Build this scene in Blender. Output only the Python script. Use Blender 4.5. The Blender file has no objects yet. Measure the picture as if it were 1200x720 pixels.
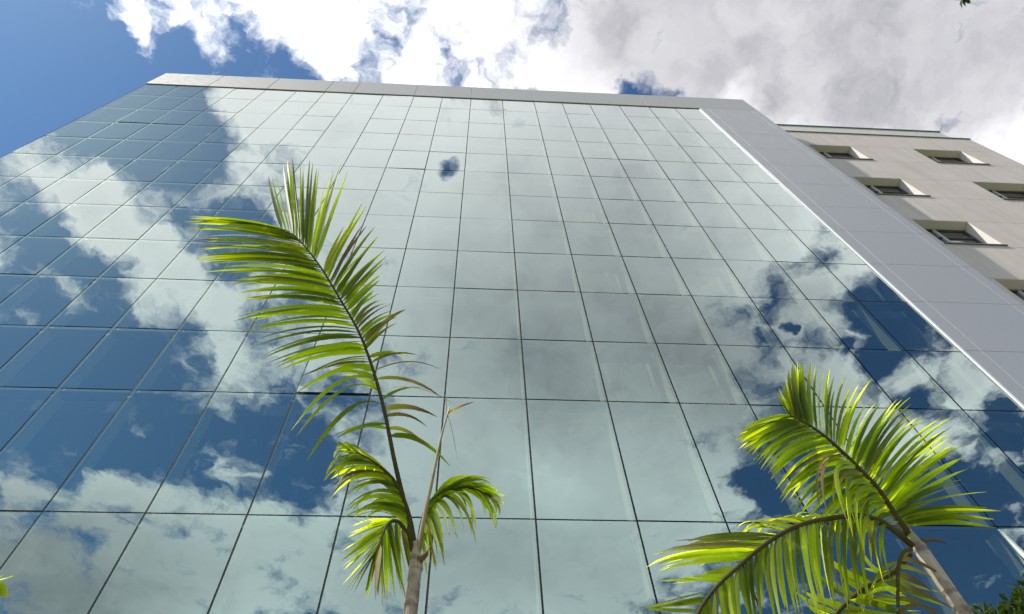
import bpy, bmesh, math, random
from mathutils import Vector, Matrix
random.seed(7)
R = math.radians
sc = bpy.context.scene
COL = sc.collection

# ------------------------------------------------------------------ camera
EYE = Vector((0.0, 0.0, 1.6))
AX_R = Vector((0.99825204, -0.05103608, -0.02980229))
AX_U = Vector((-0.0306447, -0.87816422, 0.47737669))
AX_F = Vector((0.05053474, 0.47562898, 0.87819321))
FOC = 850.0                     # focal length in units of a 1200 wide frame
cam_d = bpy.data.cameras.new('camera')
cam = bpy.data.objects.new('camera', cam_d)
COL.objects.link(cam)
cam_d.sensor_fit = 'HORIZONTAL'
cam_d.sensor_width = 36.0
cam_d.lens = FOC / 1200.0 * 36.0
cam_d.clip_start = 0.05
cam_d.clip_end = 5000
m3 = Matrix((AX_R, AX_U, -AX_F)).transposed()
cam.matrix_world = Matrix.Translation(EYE) @ m3.to_4x4()
sc.camera = cam

# ------------------------------------------------------------------ sun, sky, exposure
SUN_EL, SUN_AZ = 60.0, 70.0     # the sun stands high, to the left of the facade's normal
to_sun = Vector((-math.sin(R(SUN_AZ)) * math.cos(R(SUN_EL)), -math.cos(R(SUN_AZ)) * math.cos(R(SUN_EL)), math.sin(R(SUN_EL))))
sd = bpy.data.lights.new('sun', 'SUN')
sd.energy = 5.0
sd.angle = R(0.5)
sd.color = (1.0, 0.95, 0.86)
sun = bpy.data.objects.new('sun', sd)
COL.objects.link(sun)
sun.rotation_euler = (-to_sun).to_track_quat('-Z', 'Y').to_euler()
sun.location = (-20, -20, 60)

sc.view_settings.view_transform = 'Standard'
sc.view_settings.look = 'None'
sc.view_settings.gamma = 1.0
sc.view_settings.exposure = 0.35
sc.view_settings.use_curve_mapping = False
try:
    sc.cycles.max_bounces = 10
    sc.cycles.transparent_max_bounces = 24
    sc.cycles.use_denoising = True
except Exception:
    pass

# sky with broken cumulus: (u, v) is where a sight line meets a cloud deck one unit overhead
SKY_STRENGTH = 0.12
CLOUD_COVER = [
(-0.6228,0.1889,0.2880,-0.50),(-0.5824,0.2868,0.2330,-0.50),(-0.4091,0.1685,0.0505,-0.40),(-0.3368,0.1950,0.0814,-0.40),
(-0.2592,0.1936,0.0521,-0.30),(-0.4459,0.1093,0.0440,0.40),(-0.4485,0.1496,0.0383,0.40),(-0.4386,0.1825,0.0291,0.40),
(-0.4979,0.1570,0.0426,0.20),(-0.2897,0.1217,0.1124,0.40),(-0.3646,0.1253,0.0630,0.30),(-0.1942,0.1376,0.0932,0.35),
(-0.1526,0.1833,0.0670,0.28),(0.0374,0.1476,0.2060,0.50),(0.2141,0.1182,0.2190,0.50),(0.4703,0.1383,0.3479,0.60),
(0.6922,0.1959,0.3528,0.60),(0.1536,0.1803,0.0913,0.30),(0.3530,0.1880,0.0933,0.40),(0.2313,0.1980,0.0372,-0.90),
(0.1999,0.1994,0.0310,-0.70),(0.2675,0.1964,0.0280,-0.80),(-0.1239,0.1573,0.0322,-0.30),(-0.0517,0.1603,0.0266,-0.20),
(-0.0956,0.1226,0.0857,0.35),(-0.0910,0.1805,0.0597,0.25),(-0.1822,0.1185,0.0198,-0.30),(-0.2488,0.2019,0.0360,-0.35),
(-0.4408,-0.2552,0.1458,-0.60),(-0.3850,-0.2959,0.0873,-0.50),(-0.5179,-0.3016,0.0789,-0.35),(-0.4611,-0.3355,0.0730,-0.35),
(-0.6368,-0.4123,0.0642,-0.35),(-0.5984,-0.4781,0.0567,-0.30),(-0.6964,-0.5240,0.0816,-0.30),(-0.5592,-0.5263,0.0770,-0.35),
(-0.6735,-0.6602,0.1980,-0.60),(-0.5563,-0.6727,0.1307,-0.55),(-0.7860,-0.7818,0.1481,-0.45),(-0.5066,-0.8192,0.1650,-0.50),
(-0.6445,-0.8322,0.1428,-0.45),(-0.3232,-0.7867,0.1092,-0.40),(-0.2714,-0.8993,0.1050,-0.45),(-0.3641,-0.9255,0.0754,-0.40),
(-0.2989,-0.2513,0.0696,0.45),(-0.3232,-0.3113,0.0726,0.45),(-0.3721,-0.3694,0.0586,0.35),(-0.6018,-0.3661,0.0624,0.30),
(-0.5396,-0.3598,0.0739,0.40),(-0.5722,-0.4163,0.0766,0.35),(-0.5129,-0.4205,0.0943,0.45),(-0.4739,-0.4734,0.0980,0.45),
(-0.4316,-0.5217,0.0922,0.40),(-0.4048,-0.6037,0.0973,0.40),(-0.3592,-0.6665,0.0913,0.35),(-0.4233,-0.7362,0.0674,0.30),
(-0.4101,-0.3090,0.0224,0.30),(-0.4454,-0.4152,0.0446,-0.75),(-0.3442,-0.4341,0.0490,-0.60),(-0.3720,-0.5050,0.0403,-0.60),
(-0.6181,-0.4582,0.0454,-0.50),(-0.3489,-0.6368,0.0319,-0.25),(-0.4221,-0.6603,0.0322,-0.25),(-0.6468,-0.9243,0.0926,0.50),
(-0.7982,-0.9319,0.0783,0.50),(-0.5304,-0.7925,0.0433,0.35),(-0.4242,-0.9031,0.0973,0.38),(-0.4452,-0.8419,0.0716,0.35),
(-0.2329,-0.9593,0.1088,0.40),(-0.8803,-1.1243,0.2798,0.50),(-0.7063,-1.1912,0.2126,0.35),(-0.4860,-1.1287,0.2605,0.45),
(-0.2428,-1.1244,0.2239,0.42),(-0.7415,-1.1332,0.0670,-0.45),(-0.2367,-1.0231,0.0650,-0.30),(-0.5500,-1.0339,0.0494,-0.35),
(-0.1961,-0.3495,0.1421,0.50),(-0.1407,-0.5039,0.2139,0.55),(-0.0129,-0.3876,0.2173,0.55),(0.0624,-0.6366,0.3276,0.60),
(0.1751,-0.3801,0.2805,0.60),(0.3202,-0.4872,0.2373,0.55),(0.0164,-0.9747,0.3955,0.55),(0.2298,-0.8870,0.3819,0.55),
(0.3575,-0.7132,0.2400,0.50),(0.1793,-1.2270,0.4535,0.50),(0.3781,-0.3721,0.1769,0.50),(0.4804,-0.3681,0.1244,0.45),
(0.4139,-1.0546,0.1844,0.35),(-0.1899,-0.2465,0.1011,0.45),(-0.0745,-0.2648,0.1431,0.50),(0.1616,-0.2545,0.1767,0.50),
(0.3409,-0.2468,0.1457,0.50),(-0.0483,-0.3120,0.0296,-0.95),(-0.0603,-0.3401,0.0403,-0.50),(0.0196,-1.0850,0.4190,0.40),
(0.0789,-0.4526,0.6028,0.40),(-0.5441,-0.3700,0.1322,0.30),(-0.4776,-0.4597,0.1412,0.25),(-0.4270,-0.6202,0.1178,0.20),
(-0.3304,-0.2759,0.0943,0.25),(-0.6439,-0.3492,0.0728,0.25),(-0.6400,-0.9482,0.1642,0.20),(-0.6335,-0.3992,0.0402,-0.25),
(0.2561,-0.8467,0.2806,0.30),(0.4155,-0.9659,0.1761,0.35),(-0.3033,-0.2400,0.0921,0.40),(0.6584,-0.7224,0.1340,0.40),
(0.8349,-0.7926,0.1409,0.30),(0.7649,-0.6310,0.0960,0.20),(0.9911,-0.8684,0.1481,0.30),(0.7831,-0.7786,0.0976,0.30),
(0.8592,-0.6453,0.0974,0.25),(0.3963,0.1202,0.3561,0.45),(-0.0300,0.1195,0.0860,0.20),(-0.5845,-1.2380,0.4655,0.45),
(-0.3468,-1.0254,0.1493,0.30),(0.6331,-0.5092,0.0668,-0.70),(0.6949,-0.5589,0.0854,-0.75),(0.6763,-0.6203,0.0548,-0.50),
(0.6151,-0.5891,0.0289,-0.80),(0.5141,-0.5618,0.0181,-1.20),(0.5122,-0.8842,0.0678,-1.00),(0.5496,-0.9458,0.0602,-0.80),
(0.7942,-0.7185,0.0854,-0.45),(0.6903,-0.6767,0.0436,-0.50),(0.9459,-0.7326,0.1029,-0.50),(0.8242,-0.9569,0.1665,-0.55),
(0.7376,-1.0029,0.1566,-0.50),(0.9055,-0.9994,0.2499,-0.55),(0.9463,-0.8798,0.1486,-0.45),(0.9430,-1.2160,0.3225,-0.50),
(0.6406,-0.8872,0.0782,-0.30),(0.5803,-0.6540,0.0898,0.45),(0.6584,-0.7224,0.1162,0.50),(0.7795,-0.6306,0.0811,0.45),
(0.7581,-0.7985,0.0821,0.40),(0.8592,-0.6453,0.0909,0.40),(0.8730,-0.8111,0.0713,0.30),(0.5546,-0.5013,0.0817,0.40),
(0.5771,-0.4339,0.0971,0.45),(-0.2630,-0.1109,0.2907,0.30),(0.3061,-0.1811,0.3458,0.40),]
CLOUD_GREY = [
(0.3578,0.1010,0.3936,0.95),(0.0798,0.1142,0.2160,0.42),(-0.0520,0.1103,0.1278,0.15),(0.2732,0.2030,0.0937,0.20),
(0.6289,0.0881,0.1328,0.25),(0.5494,0.0919,0.2646,0.85),(0.1840,-0.2417,0.2711,0.25),(0.2502,0.1324,0.1628,0.45),
(0.6941,0.1062,0.2555,0.80),(0.4473,0.1393,0.0907,0.30),(0.5261,0.1689,0.0777,-0.35),(0.6965,0.2075,0.1456,0.30),
(0.3314,0.1981,0.0703,-0.35),(-0.8515,-1.1935,0.5016,1.00),(-0.4779,-1.0719,0.3037,0.25),(-0.2464,-1.1839,0.2714,0.25),
(-0.0791,-1.2058,0.3321,0.25),(0.0068,-0.6384,0.5310,0.38),(0.2683,-0.5973,0.4457,0.48),(0.1271,-0.5701,0.3159,0.12),
(0.4425,-0.6582,0.2549,0.45),(0.5254,-0.8009,0.2316,0.35),(0.2924,-1.1509,0.4120,0.45),(-0.0136,-1.0629,0.2843,0.30),
(0.1385,-0.9095,0.1442,-0.30),(0.3017,-0.3751,0.2645,0.14),(0.6534,-0.7045,0.1768,0.30),(0.5429,-0.5093,0.1172,0.30),
(0.8148,-0.6467,0.1296,0.35),]

world = bpy.data.worlds.new('World')
sc.world = world
world.use_nodes = True
wt = world.node_tree
wt.nodes.clear()

class G:
    """small helper for writing node graphs"""
    def __init__(self, tree): self.t = tree
    def put(self, sock, v):
        if isinstance(v, bpy.types.NodeSocket): self.t.links.new(v, sock)
        else: sock.default_value = v
    def math(self, op, a, b=None, c=None, clamp=False):
        n = self.t.nodes.new('ShaderNodeMath'); n.operation = op; n.use_clamp = clamp
        for i, v in enumerate((a, b, c)):
            if v is not None: self.put(n.inputs[i], v)
        return n.outputs[0]
    def vec(self, op, a, b=None, scale=None):
        n = self.t.nodes.new('ShaderNodeVectorMath'); n.operation = op
        self.put(n.inputs[0], a)
        if b is not None: self.put(n.inputs[1], b)
        if scale is not None: self.put(n.inputs['Scale'], scale)
        return n.outputs['Value'] if op in ('DISTANCE', 'LENGTH', 'DOT_PRODUCT') else n.outputs['Vector']
    def noise(self, vec, scale, detail=4, rough=0.5, dist=0.0, color=False):
        n = self.t.nodes.new('ShaderNodeTexNoise')
        if vec is not None: self.put(n.inputs['Vector'], vec)
        n.inputs['Scale'].default_value = scale; n.inputs['Detail'].default_value = detail
        n.inputs['Roughness'].default_value = rough; n.inputs['Distortion'].default_value = dist
        return n.outputs['Color'] if color else n.outputs[0]
    def remap(self, v, a, b, c, d, smooth=False):
        n = self.t.nodes.new('ShaderNodeMapRange')
        n.interpolation_type = 'SMOOTHSTEP' if smooth else 'LINEAR'
        self.put(n.inputs[0], v)
        for i, x in enumerate((a, b, c, d)): n.inputs[1 + i].default_value = x
        return n.outputs[0]
    def mix(self, f, a, b, mode='MIX'):
        n = self.t.nodes.new('ShaderNodeMix'); n.data_type = 'RGBA'; n.blend_type = mode
        self.put(n.inputs[0], f); self.put(n.inputs[6], a); self.put(n.inputs[7], b)
        return n.outputs[2]
    def node(self, kind, **kw):
        n = self.t.nodes.new(kind)
        for k, v in kw.items(): self.put(n.inputs[k], v)
        return n

g = G(wt)
tc = wt.nodes.new('ShaderNodeTexCoord')
sky = wt.nodes.new('ShaderNodeTexSky')
sky.sky_type = 'NISHITA'
sky.sun_disc = False
sky.sun_elevation = R(SUN_EL)
sky.sun_rotation = math.atan2(to_sun.x, to_sun.y)
sky.air_density = 1.0
sky.dust_density = 0.35
sky.ozone_density = 2.2
sky.altitude = 800
sep = wt.nodes.new('ShaderNodeSeparateXYZ')
wt.links.new(tc.outputs['Generated'], sep.inputs[0])
zc = g.math('MAXIMUM', sep.outputs[2], 0.06)
comb = wt.nodes.new('ShaderNodeCombineXYZ')
wt.links.new(g.math('DIVIDE', sep.outputs[0], zc), comb.inputs[0])
wt.links.new(g.math('DIVIDE', sep.outputs[1], zc), comb.inputs[1])
uv = comb.outputs[0]
w1 = g.vec('SUBTRACT', g.noise(uv, 5.0, 3, 0.55, color=True), (0.5, 0.5, 0.5))
w2 = g.vec('SUBTRACT', g.noise(uv, 17.0, 3, 0.6, color=True), (0.5, 0.5, 0.5))
warped = g.vec('ADD', g.vec('ADD', uv, g.vec('SCALE', w1, scale=0.07)), g.vec('SCALE', w2, scale=0.06))
w3 = g.vec('SUBTRACT', g.noise(uv, 48.0, 4, 0.65, color=True), (0.5, 0.5, 0.5))
flat = g.vec('MULTIPLY', g.vec('ADD', warped, g.vec('SCALE', w3, scale=0.028)), (1, 1, 0))
def field(table):
    acc = None
    for (u, v, r, w) in table:
        d = g.vec('DISTANCE', flat, (u, v, 0.0))
        b = g.remap(d, 0.0, r, w, 0.0, smooth=True)
        acc = b if acc is None else g.math('ADD', acc, b)
    return acc
cover = g.math('MULTIPLY', g.math('MAXIMUM', g.math('MINIMUM', field(CLOUD_COVER), 1.1), -0.65), 0.85)
grey = g.math('MAXIMUM', g.math('MINIMUM', field(CLOUD_GREY), 0.9), 0.0)
fine = g.noise(flat, 12.0, 14, 0.61, 0.15)
puff = g.noise(flat, 4.2, 5, 0.5, 0.2)
dens = g.math('ADD', g.math('ADD', g.math('MULTIPLY', g.math('SUBTRACT', fine, 0.5), 2.5), g.math('MULTIPLY', g.math('SUBTRACT', puff, 0.5), 0.7)), cover)
mask = g.remap(dens, -0.13, 0.55, 0.0, 1.0, smooth=True)
# thick cloud greys, thin cloud and rims stay white
body = g.remap(dens, 0.4, 1.5, 0.0, 1.0, smooth=True)
lump = g.remap(g.noise(flat, 6.5, 7, 0.55, 0.4), 0.32, 0.68, -0.35, 0.35)
shade = g.math('ADD', g.math('MULTIPLY', body, 0.12), g.math('MULTIPLY', g.math('MULTIPLY', grey, 0.85), g.math('ADD', 1.0, g.math('MULTIPLY', lump, 0.32))))
shade = g.math('ADD', shade, g.math('MULTIPLY', g.math('MULTIPLY', lump, body), 0.18), clamp=True)
k = 1.0 / SKY_STRENGTH
white = (1.3 * k, 1.3 * k, 1.3 * 1.01 * k, 1); dark = (0.30 * k, 0.30 * k, 0.335 * k, 1)
ccol = g.mix(shade, white, dark)
low = g.remap(sep.outputs[2], 0.06, 0.3, 0.25, 1.0, smooth=True)
skycol = g.mix(1.0, sky.outputs[0], (0.72, 0.95, 1.02, 1), 'MULTIPLY')
# a dry, clean air: the blue deepens quickly away from the sun
SKY_REF = (1.14, 2.17, 4.08)
deep = g.vec('MULTIPLY', g.vec('POWER', g.vec('DIVIDE', skycol, SKY_REF), (1.7, 1.7, 1.6)), tuple(0.93 * c for c in SKY_REF))
skycol = g.mix(g.remap(sep.outputs[2], 0.1, 0.45, 0.0, 1.0, smooth=True), sky.outputs[0], deep)
final = g.mix(g.math('MULTIPLY', mask, low), skycol, ccol)
bg = wt.nodes.new('ShaderNodeBackground')
bg.inputs['Strength'].default_value = SKY_STRENGTH
wt.links.new(final, bg.inputs['Color'])
wo = wt.nodes.new('ShaderNodeOutputWorld')
wt.links.new(bg.outputs[0], wo.inputs['Surface'])
world.cycles.sampling_method = 'MANUAL'
world.cycles.sample_map_resolution = 512

# ------------------------------------------------------------------ helpers
def at(px, py, Y):
    """the place in the world, Y metres ahead of the camera's wall-parallel plane, seen at a point of the 1200x720 frame"""
    d = AX_F + AX_R * ((px - 600.0) / FOC) - AX_U * ((py - 360.0) / FOC)
    return EYE + d * (Y / d.y)

def tag(o, label=None, cat=None, group=None, kind=None):
    if label: o['label'] = label
    if cat: o['category'] = cat
    if group: o['group'] = group
    if kind: o['kind'] = kind
    return o

def thing(name, loc, label, cat, group=None):
    o = bpy.data.objects.new(name, None)
    o.empty_display_size = 0.3
    o.location = loc
    COL.objects.link(o)
    return tag(o, label, cat, group)

def link(name, me, mats, parent=None):
    for m in (mats if isinstance(mats, (list, tuple)) else [mats]): me.materials.append(m)
    o = bpy.data.objects.new(name, me)
    COL.objects.link(o)
    if parent is not None:
        o.parent = parent
        q, base = parent, Vector((0, 0, 0))
        while q is not None: base += Vector(q.location); q = q.parent
        o.location = -base           # meshes are written in world metres
    return o

class MB:
    """collects faces into one mesh, written in world metres"""
    def __init__(self): self.v = []; self.f = []; self.m = []; self.at = []
    def quad(self, a, b, c, d, mi=0):
        n = len(self.v); self.v += [a, b, c, d]; self.f.append((n, n + 1, n + 2, n + 3)); self.m.append(mi)
    def box(self, x0, x1, y0, y1, z0, z1, mi=0, front=None):
        n = len(self.v)
        self.v += [(x0, y0, z0), (x1, y0, z0), (x1, y1, z0), (x0, y1, z0), (x0, y0, z1), (x1, y0, z1), (x1, y1, z1), (x0, y1, z1)]
        for i, fc in enumerate(((0, 1, 5, 4), (1, 2, 6, 5), (2, 3, 7, 6), (3, 0, 4, 7), (4, 5, 6, 7), (3, 2, 1, 0))):
            self.f.append(tuple(n + k for k in fc)); self.m.append(front if (i == 0 and front is not None) else mi)
    def bevel_box(self, x0, x1, y0, y1, z0, z1, b, mi=0):
        """box whose front face (towards -Y) has a chamfered rim"""
        n = len(self.v)
        self.v += [(x0, y1, z0), (x1, y1, z0), (x1, y1, z1), (x0, y1, z1), (x0, y0 + b, z0), (x1, y0 + b, z0), (x1, y0 + b, z1), (x0, y0 + b, z1),
                   (x0 + b, y0, z0 + b), (x1 - b, y0, z0 + b), (x1 - b, y0, z1 - b), (x0 + b, y0, z1 - b)]
        for fc in ((8, 9, 10, 11), (4, 5, 9, 8), (5, 6, 10, 9), (6, 7, 11, 10), (7, 4, 8, 11), (0, 1, 5, 4), (1, 2, 6, 5), (2, 3, 7, 6), (3, 0, 4, 7), (3, 2, 1, 0)):
            self.f.append(tuple(n + k for k in fc)); self.m.append(mi)
    def tube(self, pts, radii, seg=8, mi=0, cap=True):
        n0 = len(self.v)
        prev = None
        for i, (p, r) in enumerate(zip(pts, radii)):
            p = Vector(p)
            t = (Vector(pts[min(i + 1, len(pts) - 1)]) - Vector(pts[max(i - 1, 0)])).normalized()
            if prev is None: prev = t.orthogonal().normalized()
            a = (prev - t * prev.dot(t)).normalized(); prev = a
            b = t.cross(a)
            for k in range(seg):
                th = 2 * math.pi * k / seg
                self.v.append(tuple(p + (a * math.cos(th) + b * math.sin(th)) * r))
        for i in range(len(pts) - 1):
            for k in range(seg):
                k2 = (k + 1) % seg
                self.f.append((n0 + i * seg + k, n0 + i * seg + k2, n0 + (i + 1) * seg + k2, n0 + (i + 1) * seg + k)); self.m.append(mi)
        if cap:
            self.f.append(tuple(n0 + k for k in range(seg))[::-1]); self.m.append(mi)
            e = n0 + (len(pts) - 1) * seg
            self.f.append(tuple(e + k for k in range(seg))); self.m.append(mi)
    def build(self, name, mats, parent=None, smooth=False, attr=None):
        me = bpy.data.meshes.new(name)
        me.from_pydata([tuple(v) for v in self.v], [], self.f)
        me.polygons.foreach_set('material_index', self.m)
        if smooth: me.polygons.foreach_set('use_smooth', [True] * len(self.f))
        if attr is not None:
            ca = me.color_attributes.new('leaf', 'FLOAT_COLOR', 'POINT')
            ca.data.foreach_set('color', [c for a in attr for c in a])
        me.update()
        return link(name, me, mats, parent)

# ------------------------------------------------------------------ materials
def material(name):
    m = bpy.data.materials.new(name); m.use_nodes = True
    m.node_tree.nodes.clear()
    gg = G(m.node_tree)
    out = m.node_tree.nodes.new('ShaderNodeOutputMaterial')
    return m, gg, out
def objco(gg):
    return gg.t.nodes.new('ShaderNodeTexCoord').outputs['Object']
def bump(gg, h, strength, dist=0.01):
    n = gg.node('ShaderNodeBump', Height=h); n.inputs['Strength'].default_value = strength; n.inputs['Distance'].default_value = dist
    return n.outputs[0]
def plain(name, col, rough=0.5, metal=0.0, var=0.12, scale=3.0, bumps=0.0, spec=0.5, stretch=(1, 1, 1)):
    m, gg, out = material(name)
    co = gg.vec('MULTIPLY', objco(gg), stretch)
    n = gg.noise(co, scale, 6, 0.6)
    n2 = gg.noise(co, scale * 9, 4, 0.6)
    f = gg.math('ADD', gg.math('MULTIPLY', n, 0.7), gg.math('MULTIPLY', n2, 0.3))
    a = tuple(c * (1 - var) for c in col) + (1,); b = tuple(min(1, c * (1 + var)) for c in col) + (1,)
    c = gg.mix(gg.remap(f, 0.3, 0.7, 0, 1), a, b)
    p = gg.node('ShaderNodeBsdfPrincipled', **{'Base Color': c, 'Metallic': metal, 'Specular IOR Level': spec})
    gg.put(p.inputs['Roughness'], gg.remap(n2, 0.3, 0.7, max(0.02, rough - 0.06), min(1, rough + 0.06)))
    if bumps: gg.put(p.inputs['Normal'], bump(gg, n2, bumps))
    gg.t.links.new(p.outputs[0], out.inputs[0])
    return m

M = {}
def glass_mat():
    """coated facade glass: a strong greenish mirror that still lets a little light through"""
    m, gg, out = material('coated_glass')
    co = objco(gg)
    wav = gg.noise(gg.vec('MULTIPLY', co, (1.0, 1.0, 0.7)), 0.8, 2, 0.4)
    nb = bump(gg, wav, 0.09, 0.02)
    gl = gg.node('ShaderNodeBsdfGlossy', Roughness=0.0)
    gg.put(gl.inputs['Normal'], nb)
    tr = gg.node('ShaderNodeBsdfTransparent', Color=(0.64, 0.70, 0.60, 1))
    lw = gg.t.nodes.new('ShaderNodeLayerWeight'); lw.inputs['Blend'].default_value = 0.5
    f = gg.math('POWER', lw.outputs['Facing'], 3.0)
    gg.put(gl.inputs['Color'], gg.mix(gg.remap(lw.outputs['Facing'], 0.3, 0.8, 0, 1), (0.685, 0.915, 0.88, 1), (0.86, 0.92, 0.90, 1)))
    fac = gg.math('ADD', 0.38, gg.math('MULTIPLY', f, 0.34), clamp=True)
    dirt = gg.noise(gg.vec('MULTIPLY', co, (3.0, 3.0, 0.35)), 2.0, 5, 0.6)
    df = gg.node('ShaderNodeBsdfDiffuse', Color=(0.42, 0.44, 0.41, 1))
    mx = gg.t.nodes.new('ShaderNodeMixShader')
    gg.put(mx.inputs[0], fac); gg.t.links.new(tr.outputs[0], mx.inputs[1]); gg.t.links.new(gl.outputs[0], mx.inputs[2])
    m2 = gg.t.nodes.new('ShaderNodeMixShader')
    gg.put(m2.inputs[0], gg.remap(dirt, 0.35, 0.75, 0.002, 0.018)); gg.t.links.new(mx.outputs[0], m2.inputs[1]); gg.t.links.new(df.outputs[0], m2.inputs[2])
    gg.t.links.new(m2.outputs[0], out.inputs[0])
    return m
def pane_edge_mat():
    m, gg, out = material('glass_edge')
    tr = gg.node('ShaderNodeBsdfTransparent', Color=(0.9, 0.95, 0.93, 1))
    gg.t.links.new(tr.outputs[0], out.inputs[0])
    return m
M['glass'] = glass_mat()
M['glass_edge'] = pane_edge_mat()
M['gasket'] = plain('black_gasket', (0.012, 0.013, 0.014), 0.6)
M['mullion'] = plain('pale_aluminium_profile', (0.50, 0.46, 0.34), 0.6, 0.0, 0.06)
M['white_alu'] = plain('white_aluminium', (0.80, 0.80, 0.79), 0.35, 0.0, 0.03)
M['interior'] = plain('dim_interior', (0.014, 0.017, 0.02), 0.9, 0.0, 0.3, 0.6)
M['slab'] = plain('floor_slab', (0.06, 0.065, 0.065), 0.8, 0.0, 0.15)
M['clad'] = plain('silver_composite_panel', (0.385, 0.38, 0.395), 0.5, 0.25, 0.03, 0.5, stretch=(1, 1, 0.4))
M['clad_top'] = plain('silver_parapet_panel', (0.43, 0.415, 0.42), 0.75, 0.0, 0.03, 0.5, 0.0, 0.15)
M['dark_joint'] = plain('dark_joint', (0.32, 0.32, 0.325), 0.7)
M['side'] = plain('grey_render', (0.30, 0.30, 0.31), 0.8, 0, 0.1, 1.0)
M['roof'] = plain('grey_roofing', (0.2, 0.2, 0.2), 0.9)
def curtain_mat():
    m, gg, out = material('pale_curtain')
    p = gg.node('ShaderNodeBsdfDiffuse', Color=(0.36, 0.35, 0.26, 1))
    gg.t.links.new(p.outputs[0], out.inputs[0]); return m
M['curtain'] = curtain_mat()
def stone_mat():
    """beige rendered wall: fine grit, faint run-off streaks, thin score lines at the heads and sills of each storey"""
    m, gg, out = material('beige_render')
    co = objco(gg)
    sx = gg.t.nodes.new('ShaderNodeSeparateXYZ'); gg.put(sx.inputs[0], co)
    grit = gg.noise(co, 60, 4, 0.7); blot = gg.noise(co, 0.9, 6, 0.6)
    run = gg.noise(gg.vec('MULTIPLY', co, (6, 6, 0.25)), 1.0, 5, 0.6)
    c = gg.mix(gg.remap(blot, 0.3, 0.7, 0, 1), (0.61, 0.515, 0.475, 1), (0.69, 0.59, 0.55, 1))
    c = gg.mix(gg.remap(run, 0.48, 0.75, 0, 0.42), c, (0.38, 0.35, 0.31, 1))
    c = gg.mix(gg.remap(grit, 0.35, 0.75, 0, 0.35), c, (0.40, 0.365, 0.32, 1))
    seam = None
    for off in SEAMS:
        a = gg.math('ABSOLUTE', gg.math('SUBTRACT', gg.math('MODULO', gg.math('ADD', sx.outputs[2], off), STOREY), 1.0))
        b = gg.remap(a, 0.010, 0.022, 1.0, 0.0)
        seam = b if seam is None else gg.math('MAXIMUM', seam, b)
    c = gg.mix(gg.math('MULTIPLY', seam, 0.45), c, (0.20, 0.18, 0.16, 1))
    p = gg.node('ShaderNodeBsdfPrincipled', **{'Base Color': c, 'Roughness': 0.9, 'Specular IOR Level': 0.2})
    h = gg.math('SUBTRACT', gg.math('MULTIPLY', grit, 0.4), gg.math('MULTIPLY', seam, 1.0))
    gg.put(p.inputs['Normal'], bump(gg, h, 0.35, 0.01))
    gg.t.links.new(p.outputs[0], out.inputs[0])
    return m
STOREY = 3.94
HEAD0 = 27.52 + 1.6
SEAMS = [(1.0 - (HEAD0 + 0.03)) % STOREY, (1.0 - (HEAD0 - 1.76 - 0.10)) % STOREY]
M['stone'] = stone_mat()
M['reveal'] = plain('cream_reveal', (0.76, 0.71, 0.65), 0.8, 0, 0.05)
M['sill'] = plain('brown_stone_sill', (0.20, 0.16, 0.13), 0.6, 0, 0.15, 6)
M['frame'] = plain('dark_window_frame', (0.10, 0.09, 0.09), 0.4)
M['matte_grey'] = plain('matte_grey_edge', (0.12, 0.13, 0.13), 0.95, 0.0, 0.1, 2.0, 0.0, 0.0)
M['bar'] = plain('pale_window_bar', (0.55, 0.56, 0.57), 0.4)
M['rail'] = plain('green_grey_band', (0.60, 0.57, 0.51), 0.5, 0.0, 0.05, 1.2)
M['rail_cap'] = plain('dark_band_cap', (0.12, 0.13, 0.12), 0.5)
def winglass():
    m, gg, out = material('window_glass')
    gl = gg.node('ShaderNodeBsdfGlossy', Color=(0.75, 0.78, 0.82, 1), Roughness=0.01)
    df = gg.node('ShaderNodeBsdfDiffuse', Color=(0.03, 0.032, 0.035, 1))
    fr = gg.t.nodes.new('ShaderNodeFresnel'); fr.inputs[0].default_value = 1.9
    mx = gg.t.nodes.new('ShaderNodeMixShader')
    gg.put(mx.inputs[0], gg.math('MAXIMUM', fr.outputs[0], 0.42)); gg.t.links.new(df.outputs[0], mx.inputs[1]); gg.t.links.new(gl.outputs[0], mx.inputs[2])
    gg.t.links.new(mx.outputs[0], out.inputs[0]); return m
M['winglass'] = winglass()

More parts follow.
